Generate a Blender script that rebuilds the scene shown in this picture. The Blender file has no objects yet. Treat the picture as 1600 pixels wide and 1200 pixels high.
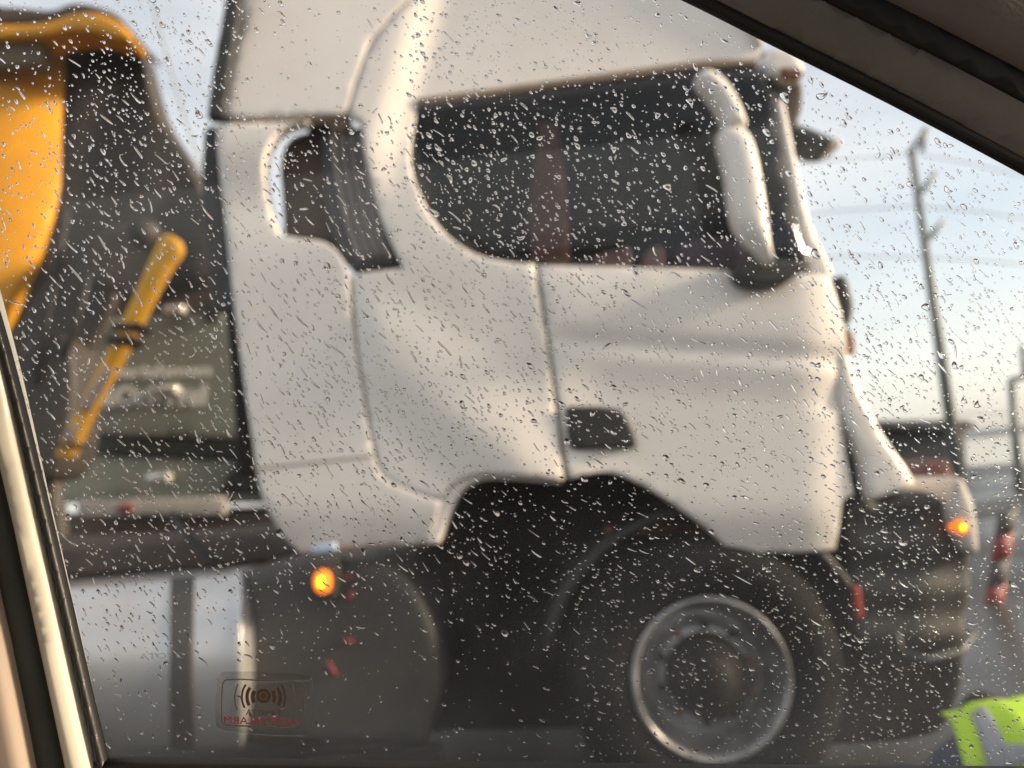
import bpy, math, random
import numpy as np
from mathutils import Vector, Matrix, Euler
from mathutils.geometry import delaunay_2d_cdt

random.seed(7)
rng = np.random.default_rng(7)
scene = bpy.context.scene
R = math.radians

# ------------------------------------------------------------------ camera
F = 1200.0                                   # focal length in pixels of a 1600 px wide frame
CAM = Vector((0, 0, 1.30))
ROT = (Matrix.Rotation(R(97), 3, 'X') @ Matrix.Rotation(R(-6), 3, 'Z'))
cam_data = bpy.data.cameras.new('camera')
cam = bpy.data.objects.new('camera', cam_data)
scene.collection.objects.link(cam)
cam.matrix_world = Matrix.Translation(CAM) @ ROT.to_4x4()
cam_data.sensor_width = 36
cam_data.lens = 36 * F / 1600
cam_data.clip_start = 0.01
cam_data.clip_end = 5000
cam_data.dof.use_dof = True
cam_data.dof.focus_distance = 0.455
cam_data.dof.aperture_fstop = 4.6
scene.camera = cam

# ------------------------------------------------------------------ sky, sun, exposure
SUN_AZ, SUN_EL = 94.0, 15.0                  # azimuth clockwise from +Y
world = bpy.data.worlds.new('World')
scene.world = world
world.use_nodes = True
wn, wl = world.node_tree.nodes, world.node_tree.links
wn.clear()
out = wn.new('ShaderNodeOutputWorld')
bg = wn.new('ShaderNodeBackground')
sky = wn.new('ShaderNodeTexSky')
sky.sky_type = 'NISHITA'
sky.sun_disc = False
sky.sun_elevation = R(SUN_EL)
sky.sun_rotation = R(SUN_AZ)
sky.air_density = 1.0
sky.dust_density = 1.8
sky.ozone_density = 1.0
tc = wn.new('ShaderNodeTexCoord')
noise = wn.new('ShaderNodeTexNoise')
noise.inputs['Scale'].default_value = 2.2
noise.inputs['Detail'].default_value = 6
mp = wn.new('ShaderNodeMapping')
mp.inputs['Scale'].default_value = (1, 1, 3.0)
wl.new(tc.outputs['Generated'], mp.inputs['Vector'])
wl.new(mp.outputs['Vector'], noise.inputs['Vector'])
ramp = wn.new('ShaderNodeMapRange')
ramp.inputs['From Min'].default_value = 0.36
ramp.inputs['From Max'].default_value = 0.62
ramp.inputs['To Min'].default_value = 0.42
ramp.inputs['To Max'].default_value = 0.80
wl.new(noise.outputs['Fac'], ramp.inputs['Value'])
mixc = wn.new('ShaderNodeMix')
mixc.data_type = 'RGBA'
wl.new(ramp.outputs['Result'], mixc.inputs['Factor'])
wl.new(sky.outputs['Color'], mixc.inputs['A'])
mixc.inputs['B'].default_value = (5.2, 5.1, 4.95, 1)     # thin bright overcast
wl.new(mixc.outputs['Result'], bg.inputs['Color'])
bg.inputs['Strength'].default_value = 0.10
wl.new(bg.outputs['Background'], out.inputs['Surface'])

sd = bpy.data.lights.new('sun', 'SUN')
sd.energy = 3.2
sd.angle = R(8.0)
sd.color = (1.0, 0.80, 0.56)
sun = bpy.data.objects.new('sun', sd)
scene.collection.objects.link(sun)
to_sun = Vector((math.sin(R(SUN_AZ)) * math.cos(R(SUN_EL)), math.cos(R(SUN_AZ)) * math.cos(R(SUN_EL)), math.sin(R(SUN_EL))))
sun.rotation_euler = to_sun.to_track_quat('Z', 'Y').to_euler()
sun.location = (20, 5, 12)

scene.view_settings.view_transform = 'Standard'
scene.view_settings.look = 'None'
scene.view_settings.gamma = 1
scene.view_settings.exposure = 1.2
scene.view_settings.use_curve_mapping = False
scene.cycles.use_denoising = True
try:
    scene.cycles.denoiser = 'OPENIMAGEDENOISE'
    scene.cycles.denoising_prefilter = 'ACCURATE'
except Exception:
    pass
scene.cycles.max_bounces = 9
scene.cycles.transmission_bounces = 7
scene.cycles.transparent_max_bounces = 24
scene.cycles.caustics_refractive = True
scene.cycles.sample_clamp_indirect = 12

# ------------------------------------------------------------------ helpers
COL = scene.collection

def ray(px, py):
    return ROT @ Vector(((px - 800) / F, (600 - py) / F, -1.0))

class Plane:
    """A plane in the place; pt() finds the spot of it that the photograph shows at a pixel."""
    def __init__(self, p, n):
        self.p = Vector(p)
        self.n = Vector(n).normalized()
        self.ex = Vector((1, 0, 0))
        self.ez = self.ex.cross(self.n).normalized()
        self.ex = self.n.cross(self.ez).normalized()
    def pt(self, px, py, off=0.0):
        d = ray(px, py)
        p = self.p + self.n * off
        return CAM + d * ((p - CAM).dot(self.n) / d.dot(self.n))
    def uv(self, v):
        w = v - self.p
        return (w.dot(self.ex), w.dot(self.ez))

def Y(y):
    return Plane((0, y, 0), (0, 1, 0))

def at(px, py, y):
    return Y(y).pt(px, py)

def project(v):
    q = ROT.transposed() @ (v - CAM)
    return (800 + F * q.x / -q.z, 600 - F * q.y / -q.z)

def link(o, parent=None):
    COL.objects.link(o)
    if parent is not None:
        o.parent = parent
    return o

def mesh_obj(name, verts, faces, m, parent=None, smooth=True):
    me = bpy.data.meshes.new(name)
    me.from_pydata([tuple(v) for v in verts], [], faces)
    if smooth:
        me.polygons.foreach_set('use_smooth', [True] * len(me.polygons))
    me.update()
    o = bpy.data.objects.new(name, me)
    if m is not None:
        me.materials.append(m)
    return link(o, parent)

def empty(name, label, cat, group=None):
    o = bpy.data.objects.new(name, None)
    o.empty_display_size = 0.1
    o['label'] = label
    o['category'] = cat
    if group:
        o['group'] = group
    return link(o)

def tag(o, label=None, cat=None, group=None, kind=None):
    if label: o['label'] = label
    if cat: o['category'] = cat
    if group: o['group'] = group
    if kind: o['kind'] = kind
    return o

def curve(points, n=6, closed=True):
    """Hermite curve through points; a third entry of 1 makes a point a sharp corner."""
    P = [Vector((p[0], p[1])) for p in points]
    C = [len(p) > 2 and p[2] == 1 for p in points]
    N = len(P)
    res = []
    segs = N if closed else N - 1
    for i in range(segs):
        a, b = P[i], P[(i + 1) % N]
        pa = P[i - 1] if (closed or i > 0) else a
        nb = P[(i + 2) % N] if (closed or i + 2 < N) else b
        L = (b - a).length
        def tang(p0, p1, p2, corner, own):
            if corner:
                return own
            v = (p2 - p0)
            return v.normalized() * L if v.length > 1e-6 else own
        ma = tang(pa, a, b, C[i], b - a)
        mb = tang(a, b, nb, C[(i + 1) % N], b - a)
        for k in range(n):
            t = k / n
            h00 = 2 * t**3 - 3 * t**2 + 1; h10 = t**3 - 2 * t**2 + t
            h01 = -2 * t**3 + 3 * t**2; h11 = t**3 - t**2
            q = a * h00 + ma * h10 + b * h01 + mb * h11
            res.append((q.x, q.y))
    if not closed:
        res.append((P[-1].x, P[-1].y))
    return res

def inside_dist(pts, poly):
    """even-odd test and distance to the outline"""
    x, y = pts[:, 0], pts[:, 1]
    ins = np.zeros(len(pts), bool)
    dist = np.full(len(pts), 1e9)
    n = len(poly)
    for i in range(n):
        x1, y1 = poly[i]; x2, y2 = poly[(i + 1) % n]
        cond = ((y1 > y) != (y2 > y))
        with np.errstate(divide='ignore', invalid='ignore'):
            xi = (x2 - x1) * (y - y1) / (y2 - y1 if y2 != y1 else 1e-12) + x1
        ins ^= cond & (x < xi)
        dx, dy = x2 - x1, y2 - y1
        L2 = dx * dx + dy * dy + 1e-18
        t = np.clip(((x - x1) * dx + (y - y1) * dy) / L2, 0, 1)
        dist = np.minimum(dist, np.hypot(x - (x1 + t * dx), y - (y1 + t * dy)))
    return ins, dist

def panel(name, outline, plane, m, parent=None, step=0.03, hfun=None, rr=0.02, depth=0.06, n=5, closed_back=True):
    """A solid panel with rounded rim: outline in photo pixels on a plane, hfun(px, py) raises it towards the viewer."""
    oc = curve(outline, n)
    poly3 = [plane.pt(*p) for p in oc]
    poly = [plane.uv(v) for v in poly3]
    dense = []
    for i in range(len(poly)):
        a, b = Vector(poly[i]), Vector(poly[(i + 1) % len(poly)])
        if (b - a).length < 1e-6:
            continue
        k = max(1, int((b - a).length / step))
        for j in range(k):
            q = a.lerp(b, j / k)
            dense.append((q.x, q.y))
    arr = np.array(dense)
    lo, hi = arr.min(0), arr.max(0)
    rings = []
    gx, gy = np.meshgrid(np.arange(lo[0], hi[0], step), np.arange(lo[1], hi[1], step))
    g = np.stack([gx.ravel(), gy.ravel()], 1)
    g[:, 0] += (np.round((g[:, 1] - lo[1]) / step) % 2) * step * 0.5
    ins, d = inside_dist(g, dense)
    g = g[ins & (d > max(rr * 1.15, step * 0.35))]
    # inner rings that carry the rounded rim
    nd = len(dense)
    area = 0.5 * sum(dense[i][0] * dense[(i + 1) % nd][1] - dense[(i + 1) % nd][0] * dense[i][1] for i in range(nd))
    sgn = 1 if area > 0 else -1
    extra = []
    if rr > 0:
        for fr in (0.18, 0.5, 1.0):
            rp = []
            for i in range(nd):
                t = Vector(dense[(i + 1) % nd]) - Vector(dense[i - 1])
                if t.length < 1e-9: continue
                t.normalize()
                nrm = Vector((-t.y, t.x)) * sgn
                rp.append((dense[i][0] + nrm.x * rr * fr, dense[i][1] + nrm.y * rr * fr))
            rp = np.array(rp)
            i2, d2 = inside_dist(rp, dense)
            extra.append(rp[i2 & (d2 > rr * fr * 0.8)])
    allp = np.concatenate([arr] + extra + [g])
    vin = [Vector((float(a), float(b))) for a, b in allp]
    r = delaunay_2d_cdt(vin, [(i, (i + 1) % nd) for i in range(nd)], [], 1, 1e-5)
    v2, faces = r[0], r[2]
    a2 = np.array([(v.x, v.y) for v in v2])
    _, d2 = inside_dist(a2, dense)
    verts = []
    for (u, w), dd in zip(a2, d2):
        p = plane.p + plane.ex * u + plane.ez * w
        h = 0.0
        if hfun:
            h = hfun(*project(p))
        if rr > 0 and dd < rr:
            h -= rr - math.sqrt(max(0, rr * rr - (rr - dd) ** 2))
        verts.append(p - plane.n * h)
    # rim
    cnt = {}
    for f in faces:
        for i in range(len(f)):
            e = (f[i], f[(i + 1) % len(f)])
            cnt[e] = 1
    bnd = [e for e in cnt if (e[1], e[0]) not in cnt]
    faces = [list(f) for f in faces]
    bidx = {}
    for e in bnd:
        for k in e:
            if k not in bidx:
                bidx[k] = len(verts)
                verts.append(verts[k] + plane.n * depth)
    for a, b in bnd:
        faces.append([b, a, bidx[a], bidx[b]])
    # orient: front normal must face -plane.n
    f0 = faces[0]
    nn = (verts[f0[1]] - verts[f0[0]]).cross(verts[f0[2]] - verts[f0[0]])
    if nn.dot(plane.n) > 0:
        faces = [f[::-1] for f in faces]
    return mesh_obj(name, verts, faces, m, parent)

def box(name, lo, hi, m, parent=None, bev=0.0):
    x0, y0, z0 = lo; x1, y1, z1 = hi
    v = [(x0, y0, z0), (x1, y0, z0), (x1, y1, z0), (x0, y1, z0), (x0, y0, z1), (x1, y0, z1), (x1, y1, z1), (x0, y1, z1)]
    f = [(0, 3, 2, 1), (4, 5, 6, 7), (0, 1, 5, 4), (1, 2, 6, 5), (2, 3, 7, 6), (3, 0, 4, 7)]
    o = mesh_obj(name, v, f, m, parent, smooth=False)
    if bev > 0:
        b = o.modifiers.new('bevel', 'BEVEL'); b.width = bev; b.segments = 3
    return o

def strip(name, pts, y0, y1, m, parent=None, smooth=True):
    """a sheet: a 3-D line swept across the width of a vehicle"""
    v = []; f = []
    for p in pts:
        v.append((p.x, p.y + y0, p.z)); v.append((p.x, p.y + y1, p.z))
    for i in range(len(pts) - 1):
        f.append((2 * i, 2 * i + 1, 2 * i + 3, 2 * i + 2))
    o = mesh_obj(name, v, f, m, parent, smooth)
    s = o.modifiers.new('solid', 'SOLIDIFY'); s.thickness = 0.02; s.offset = 0
    return o

def tube(name, pts, rad, m, parent=None, seg=10, cap=True):
    pts = [Vector(p) for p in pts]
    rads = rad if isinstance(rad, (list, tuple)) else [rad] * len(pts)
    v = []; f = []
    up = Vector((0.13, 0.2, 0.97))
    for i, p in enumerate(pts):
        t = (pts[min(i + 1, len(pts) - 1)] - pts[max(i - 1, 0)]).normalized()
        a = t.cross(up)
        if a.length < 0.05:
            a = t.cross(Vector((1, 0, 0)))
        a.normalize(); b = t.cross(a)
        for k in range(seg):
            an = 2 * math.pi * k / seg
            v.append(p + (a * math.cos(an) + b * math.sin(an)) * rads[i])
    for i in range(len(pts) - 1):
        for k in range(seg):
            k2 = (k + 1) % seg
            f.append((i * seg + k, i * seg + k2, (i + 1) * seg + k2, (i + 1) * seg + k))
    if cap:
        f.append(tuple(range(seg))[::-1]); f.append(tuple(range((len(pts) - 1) * seg, len(pts) * seg)))
    return mesh_obj(name, v, f, m, parent)

def lathe_y(name, prof, c, m, parent=None, seg=48):
    """profile of (radius, y offset) turned about an axle along Y"""
    v = []; f = []
    for r_, yo in prof:
        for k in range(seg):
            an = 2 * math.pi * k / seg
            v.append((c[0] + r_ * math.cos(an), c[1] + yo, c[2] + r_ * math.sin(an)))
    for i in range(len(prof) - 1):
        for k in range(seg):
            k2 = (k + 1) % seg
            f.append((i * seg + k, (i + 1) * seg + k, (i + 1) * seg + k2, i * seg + k2))
    o = mesh_obj(name, v, f, m, parent)
    return o

def sstep(a, b, x):
    t = min(1, max(0, (x - a) / (b - a)))
    return t * t * (3 - 2 * t)

# ------------------------------------------------------------------ materials
def mat(name, col, rough=0.5, metal=0.0, coat=0.0, var=0.0, scale=6.0, dirt=None, dirt_amt=0.5, bump=0.0, bscale=60, spec=0.5):
    m = bpy.data.materials.new(name)
    m.use_nodes = True
    nt = m.node_tree; N, L = nt.nodes, nt.links
    b = N['Principled BSDF']
    b.inputs['Roughness'].default_value = rough
    b.inputs['Metallic'].default_value = metal
    b.inputs['Specular IOR Level'].default_value = spec
    if coat:
        b.inputs['Coat Weight'].default_value = coat
        b.inputs['Coat Roughness'].default_value = 0.12
    b.inputs['Base Color'].default_value = (*col, 1)
    if var > 0 or dirt:
        t = N.new('ShaderNodeTexCoord')
        nz = N.new('ShaderNodeTexNoise')
        nz.inputs['Scale'].default_value = scale
        nz.inputs['Detail'].default_value = 7
        nz.inputs['Roughness'].default_value = 0.62
        L.new(t.outputs['Object'], nz.inputs['Vector'])
        mr = N.new('ShaderNodeMapRange')
        mr.inputs['From Min'].default_value = 0.38
        mr.inputs['From Max'].default_value = 0.72
        L.new(nz.outputs['Fac'], mr.inputs['Value'])
        mx = N.new('ShaderNodeMix'); mx.data_type = 'RGBA'
        mx.inputs['A'].default_value = (*col, 1)
        d = dirt or tuple(c * (1 - var) for c in col)
        mx.inputs['B'].default_value = (*d, 1)
        mu = N.new('ShaderNodeMath'); mu.operation = 'MULTIPLY'
        mu.inputs[1].default_value = dirt_amt if dirt else 1.0
        L.new(mr.outputs['Result'], mu.inputs[0])
        L.new(mu.outputs['Value'], mx.inputs['Factor'])
        L.new(mx.outputs['Result'], b.inputs['Base Color'])
    if bump > 0:
        t2 = N.new('ShaderNodeTexCoord')
        n2 = N.new('ShaderNodeTexNoise')
        n2.inputs['Scale'].default_value = bscale
        n2.inputs['Detail'].default_value = 4
        L.new(t2.outputs['Object'], n2.inputs['Vector'])
        bp = N.new('ShaderNodeBump')
        bp.inputs['Strength'].default_value = bump
        bp.inputs['Distance'].default_value = 0.01
        L.new(n2.outputs['Fac'], bp.inputs['Height'])
        L.new(bp.outputs['Normal'], b.inputs['Normal'])
    return m

def emat(name, col, strength, base=(0.5, 0.2, 0.02)):
    m = mat(name, base, 0.3)
    b = m.node_tree.nodes['Principled BSDF']
    b.inputs['Emission Color'].default_value = (*col, 1)
    b.inputs['Emission Strength'].default_value = strength
    return m

def thin_glass(name, tint, ior=1.5, film=0.0, film_col=(0.8, 0.8, 0.8), film_scale=9.0, rough=0.0, low=None):
    """flat glazing: tinted straight-through light, Fresnel reflection and, if asked, a thin uneven translucent film"""
    m = bpy.data.materials.new(name); m.use_nodes = True
    N, L = m.node_tree.nodes, m.node_tree.links
    N.clear()
    o = N.new('ShaderNodeOutputMaterial')
    tr = N.new('ShaderNodeBsdfTransparent'); tr.inputs['Color'].default_value = (*tint, 1)
    gl = N.new('ShaderNodeBsdfGlossy'); gl.inputs['Roughness'].default_value = rough
    fr = N.new('ShaderNodeFresnel'); fr.inputs['IOR'].default_value = ior
    mx = N.new('ShaderNodeMixShader')
    L.new(fr.outputs['Fac'], mx.inputs['Fac']); L.new(tr.outputs['BSDF'], mx.inputs[1]); L.new(gl.outputs['BSDF'], mx.inputs[2])
    last = mx
    if film > 0:
        tl = N.new('ShaderNodeBsdfTranslucent'); tl.inputs['Color'].default_value = (*film_col, 1)
        t = N.new('ShaderNodeTexCoord')
        nz = N.new('ShaderNodeTexNoise'); nz.inputs['Scale'].default_value = film_scale; nz.inputs['Detail'].default_value = 8
        L.new(t.outputs['Object'], nz.inputs['Vector'])
        mr = N.new('ShaderNodeMapRange')
        mr.inputs['From Min'].default_value = 0.35; mr.inputs['From Max'].default_value = 0.7
        mr.inputs['To Min'].default_value = film * 0.5; mr.inputs['To Max'].default_value = film * 1.5
        L.new(nz.outputs['Fac'], mr.inputs['Value'])
        m2 = N.new('ShaderNodeMixShader')
        L.new(mr.outputs['Result'], m2.inputs['Fac']); L.new(mx.outputs['Shader'], m2.inputs[1]); L.new(tl.outputs['BSDF'], m2.inputs[2])
        if low:
            sx = N.new('ShaderNodeSeparateXYZ'); L.new(t.outputs['Object'], sx.inputs['Vector'])
            hr = N.new('ShaderNodeMapRange'); hr.interpolation_type = 'SMOOTHSTEP'
            hr.inputs['From Min'].default_value = low[0]; hr.inputs['From Max'].default_value = low[1]
            hr.inputs['To Min'].default_value = low[2]; hr.inputs['To Max'].default_value = 1.0
            L.new(sx.outputs['Z'], hr.inputs['Value'])
            ml = N.new('ShaderNodeMath'); ml.operation = 'MULTIPLY'
            L.new(mr.outputs['Result'], ml.inputs[0]); L.new(hr.outputs['Result'], ml.inputs[1])
            L.new(ml.outputs['Value'], m2.inputs['Fac'])
        last = m2
    L.new(last.outputs['Shader'], o.inputs['Surface'])
    return m

def water_mat():
    m = bpy.data.materials.new('water'); m.use_nodes = True
    N, L = m.node_tree.nodes, m.node_tree.links
    N.clear()
    o = N.new('ShaderNodeOutputMaterial')
    g = N.new('ShaderNodeBsdfGlass'); g.inputs['IOR'].default_value = 1.333; g.inputs['Roughness'].default_value = 0.0
    L.new(g.outputs['BSDF'], o.inputs['Surface'])
    return m

M = {}
M['paint'] = mat('white_paint', (0.84, 0.785, 0.745), 0.42, coat=0.12, dirt=(0.62, 0.55, 0.48), dirt_amt=0.35, scale=2.2, bump=0.02, bscale=5)
M['rubber'] = mat('black_rubber', (0.022, 0.022, 0.023), 0.6, var=0.4, scale=9)
M['plastic'] = mat('grey_plastic', (0.05, 0.052, 0.056), 0.45, var=0.35, scale=8)
M['ribplastic'] = mat('ribbed_plastic', (0.27, 0.24, 0.225), 0.45, var=0.3, scale=8)
M['black'] = mat('black_plastic', (0.014, 0.015, 0.014), 0.55, dirt=(0.035, 0.032, 0.026), dirt_amt=0.5, scale=7, bump=0.1, bscale=40)
M['chassis'] = mat('chassis_black', (0.012, 0.011, 0.010), 0.7, dirt=(0.025, 0.018, 0.013), dirt_amt=0.4, scale=5, spec=0.15)
M['rust'] = mat('rusty_steel', (0.28, 0.12, 0.06), 0.7, var=0.5, scale=10)
M['seam'] = mat('seam_sealant', (0.30, 0.22, 0.16), 0.7)
M['tank'] = mat('tank_aluminium', (0.60, 0.60, 0.62), 0.3, metal=0.55, dirt=(0.5, 0.45, 0.4), dirt_amt=0.5, scale=6, bump=0.03, bscale=8)
M['skirt'] = mat('grey_skirt', (0.05, 0.045, 0.042), 0.5, dirt=(0.08, 0.07, 0.06), dirt_amt=0.6, scale=4)
M['steel'] = mat('wheel_silver', (0.46, 0.46, 0.47), 0.42, metal=0.7, dirt=(0.07, 0.06, 0.055), dirt_amt=0.9, scale=7, bump=0.1, bscale=30)
M['tyre'] = mat('tyre_rubber', (0.009, 0.009, 0.009), 0.8, dirt=(0.016, 0.015, 0.014), dirt_amt=0.5, scale=6, spec=0.1)
M['cabglass'] = thin_glass('tinted_glass', (0.50, 0.52, 0.56), ior=1.4)
M['darkglass'] = thin_glass('banded_windscreen', (0.12, 0.13, 0.14), ior=1.4)
M['mirror'] = mat('mirror_glass', (0.7, 0.72, 0.74), 0.04, metal=1.0)
M['amber'] = emat('amber_lamp', (1.0, 0.16, 0.0), 0.75)
M['ambercore'] = emat('amber_bulb', (1.0, 0.38, 0.01), 5.0)
M['redref'] = mat('red_reflector', (0.45, 0.06, 0.035), 0.3)
M['blueref'] = mat('pale_blue_reflector', (0.45, 0.58, 0.75), 0.25)
M['seat'] = mat('seat_fabric', (0.045, 0.04, 0.055), 0.9, var=0.3)
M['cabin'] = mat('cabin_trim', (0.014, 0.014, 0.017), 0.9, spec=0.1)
M['post'] = mat('brown_trim', (0.52, 0.21, 0.14), 0.7, var=0.3)
M['pink'] = mat('pink_cloth', (0.9, 0.50, 0.47), 0.8)
M['purple'] = mat('mauve_cloth', (0.26, 0.19, 0.27), 0.9)
M['yellow'] = mat('yellow_paint', (0.76, 0.33, 0.004), 0.6, coat=0.0, dirt=(0.36, 0.17, 0.02), dirt_amt=0.55, scale=1.6)
M['armyellow'] = mat('bright_yellow_paint', (0.82, 0.40, 0.006), 0.6, dirt=(0.5, 0.24, 0.02), dirt_amt=0.4, scale=5)
M['machine'] = mat('dark_machine_panel', (0.030, 0.026, 0.024), 0.6, dirt=(0.07, 0.05, 0.03), dirt_amt=0.6, scale=2.5)
M['olive'] = mat('greasy_olive_steel', (0.13, 0.10, 0.045), 0.6, dirt=(0.05, 0.035, 0.025), dirt_amt=0.7, scale=4)
M['brown'] = mat('greasy_brown_steel', (0.09, 0.062, 0.05), 0.7, var=0.4)
M['worn'] = mat('worn_primer', (0.42, 0.34, 0.30), 0.6, var=0.4, scale=20)
M['green'] = mat('dark_green_paint', (0.26, 0.295, 0.245), 0.5, dirt=(0.28, 0.24, 0.19), dirt_amt=0.7, scale=1.4)
M['greendark'] = mat('black_green_paint', (0.022, 0.028, 0.026), 0.5, var=0.3)
M['white'] = mat('white_lettering', (0.85, 0.84, 0.80), 0.5)
M['offwhite'] = mat('white_board', (0.60, 0.54, 0.50), 0.6, var=0.25)
M['marker'] = mat('pale_marker', (0.9, 0.86, 0.82), 0.1, metal=0.6)
M['redpaint'] = mat('red_paint', (0.26, 0.035, 0.04), 0.5)
M['pole'] = mat('green_pole_paint', (0.13, 0.155, 0.145), 0.5, dirt=(0.2, 0.18, 0.15), dirt_amt=0.5, scale=3)
M['wire'] = mat('grey_cable', (0.30, 0.31, 0.31), 0.6)
M['build'] = mat('dark_building_wall', (0.06, 0.062, 0.068), 0.8, var=0.3, scale=1)
M['buildroof'] = mat('building_roof_sheet', (0.09, 0.085, 0.085), 0.6)
M['redroof'] = mat('red_brown_sheet', (0.20, 0.07, 0.05), 0.7, var=0.3)
M['lime'] = mat('fluorescent_lime', (0.50, 0.78, 0.015), 0.7, var=0.12, scale=14, bump=0.25, bscale=25)
M['reflective'] = mat('grey_reflective_tape', (0.34, 0.35, 0.38), 0.4, var=0.2)
M['navy'] = mat('navy_cotton', (0.025, 0.04, 0.075), 0.85, var=0.3, bump=0.3, bscale=30)
M['skin'] = mat('skin', (0.22, 0.12, 0.075), 0.55)
M['hair'] = mat('dark_hair', (0.015, 0.012, 0.01), 0.8)
M['trim'] = mat('brown_grey_trim', (0.21, 0.195, 0.185), 0.65, var=0.2, scale=30, bump=0.05, bscale=300)
M['headliner'] = mat('headliner_fabric', (0.21, 0.188, 0.175), 0.9, var=0.2, scale=12, bump=0.1, bscale=400)
M['seal'] = mat('window_seal', (0.012, 0.012, 0.012), 0.45, var=0.3, scale=40)
M['cream'] = mat('cream_body_paint', (0.66, 0.62, 0.53), 0.35, coat=0.2)
M['beige'] = mat('beige_trim', (0.36, 0.29, 0.24), 0.7)
M['greenseal'] = mat('green_grey_weatherstrip', (0.055, 0.062, 0.052), 0.6, var=0.3, scale=20)
M['pane'] = thin_glass('side_window_glass', (0.97, 0.975, 0.97), ior=1.28, film=0.016, low=(1.10, 1.32, 3.3))  # translucent film, denser towards the bottom of the pane
M['water'] = water_mat()
M['clear'] = thin_glass('sticker_film', (0.80, 0.79, 0.77), film=0.05)
M['stickbrown'] = mat('sticker_brown_print', (0.10, 0.055, 0.025), 0.6)
M['stickred'] = mat('sticker_red_print', (0.40, 0.035, 0.06), 0.6)
M['stickline'] = mat('sticker_outline', (0.13, 0.115, 0.10), 0.5)
M['etch'] = thin_glass('frosted_mark', (0.9, 0.9, 0.9), film=0.12)

# wet asphalt
def asphalt():
    m = mat('wet_asphalt', (0.030, 0.028, 0.025), 0.3, spec=0.25, dirt=(0.05, 0.046, 0.04), dirt_amt=0.8, scale=1.3, bump=0.25, bscale=35)
    N, L = m.node_tree.nodes, m.node_tree.links
    b = N['Principled BSDF']
    t = N.new('ShaderNodeTexCoord'); nz = N.new('ShaderNodeTexNoise')
    nz.inputs['Scale'].default_value = 0.35; nz.inputs['Detail'].default_value = 5
    L.new(t.outputs['Object'], nz.inputs['Vector'])
    mr = N.new('ShaderNodeMapRange')
    mr.inputs['From Min'].default_value = 0.4; mr.inputs['From Max'].default_value = 0.65
    mr.inputs['To Min'].default_value = 0.28; mr.inputs['To Max'].default_value = 0.6
    L.new(nz.outputs['Fac'], mr.inputs['Value']); L.new(mr.outputs['Result'], b.inputs['Roughness'])
    return m
M['ground'] = asphalt()

# ------------------------------------------------------------------ ground
g = mesh_obj('ground', [(-1500, -400, 0), (1500, -400, 0), (1500, 2500, 0), (-1500, 2500, 0)], [(0, 1, 2, 3)], M['ground'], smooth=False)
tag(g, 'dark wet asphalt ground under the lorry', 'ground', kind='structure')

def sky_mirror_mat():  # added reflector: brings bright sky down onto the far road
    m = mat('sky_mirror_surface', (0.05, 0.05, 0.048), 0.06, bump=0.02, bscale=3)
    m.node_tree.nodes['Principled BSDF'].inputs['IOR'].default_value = 1.4
    return m
pts = []
for k in range(36):
    a = 2 * math.pi * k / 36
    r_ = 1 + 0.06 * math.sin(3 * a + 1) + 0.04 * math.sin(7 * a)
    pts.append((40 + 36 * r_ * math.cos(a), 88 + 74 * r_ * math.sin(a), 0.004))
w_ = mesh_obj('sky_mirror', pts, [list(range(36))], sky_mirror_mat(), smooth=False)
tag(w_, 'broad sheet of water added to mirror bright sky on the road beyond the poles', 'water', kind='structure')

# ------------------------------------------------------------------ the white lorry
T = 2.90
TP = Y(T)
truck = empty('lorry', 'large white lorry cab with tall wind fairing behind its door, seen side on', 'lorry')
truck.location = (0, 0, 0)

def side_h(px, py):
    """gentle sculpting of the cab side"""
    h = 0.0
    # the fairing and rear corner stand proud, then turn in towards the door
    xb = 668 - 0.26 * py if py < 260 else 600
    if py < 330:
        h += 0.050 * (1 - sstep(xb - 38, xb + 26, px)) * (1 - sstep(215, 330, py))
    # tumblehome
    h -= 0.10 * (max(0, 420 - py) / 420) ** 1.6
    # slight swell of the door below the crease, hollow above
    crease = 520 + (px - 860) * 0.067
    if py > 430:
        h += 0.012 * math.exp(-((py - crease + 45) / 60) ** 2) * sstep(760, 900, px)
        h -= 0.016 * math.exp(-((py - crease - 10) / 11) ** 2) * sstep(845, 900, px)
        h -= 0.018 * sstep(crease + 10, crease + 90, py) * sstep(845, 950, px)
    # diagonal swage running down to the wheel arch
    d = (px - 560) * -0.623 + (py - 480) * 0.782
    h += 0.026 * (sstep(-85, 30, d) - sstep(30, 130, d)) * sstep(548, 600, px) * (1 - 0.5 * sstep(800, 885, px)) * sstep(430, 520, py)
    # lower edge tucks under
    h -= 0.05 * sstep(760, 880, py) ** 2
    # front corner turns away
    h -= 0.05 * sstep(1220, 1345, px) ** 2 if py < 640 else 0.035 * sstep(1240, 1345, px) ** 2
    return h

upper = [(392, -190, 1), (378, 0), (362, 95), (352, 184, 1), (450, 183), (541, 178, 1), (552, 135), (575, 62), (622, -2), (680, -60), (760, -190, 1)]
p = panel('wind_deflector', upper, TP, M['paint'], truck, hfun=side_h, rr=0.006, depth=0.05)
rear_strip = [(362, -190, 1), (350, 0), (334, 95), (322, 181, 1), (350, 183, 1), (360, 95), (376, 0), (390, -190, 1)]
panel('fairing_edge_rubber', rear_strip, Y(T - 0.03), M['rubber'], truck, rr=0.01, depth=0.05)
fairing = [(341, 196, 1), (440, 193), (484, 191, 1), (440, 206), (415, 250), (417, 310), (435, 366, 1), (470, 372), (506, 378), (530, 398), (545, 430, 1),
           (552, 520), (566, 610), (582, 700), (598, 744), (640, 768), (690, 784, 1), (678, 820), (664, 851, 1), (560, 858), (466, 867, 1),
           (438, 835), (408, 770), (396, 700), (376, 560), (358, 410), (346, 300)]
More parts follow.
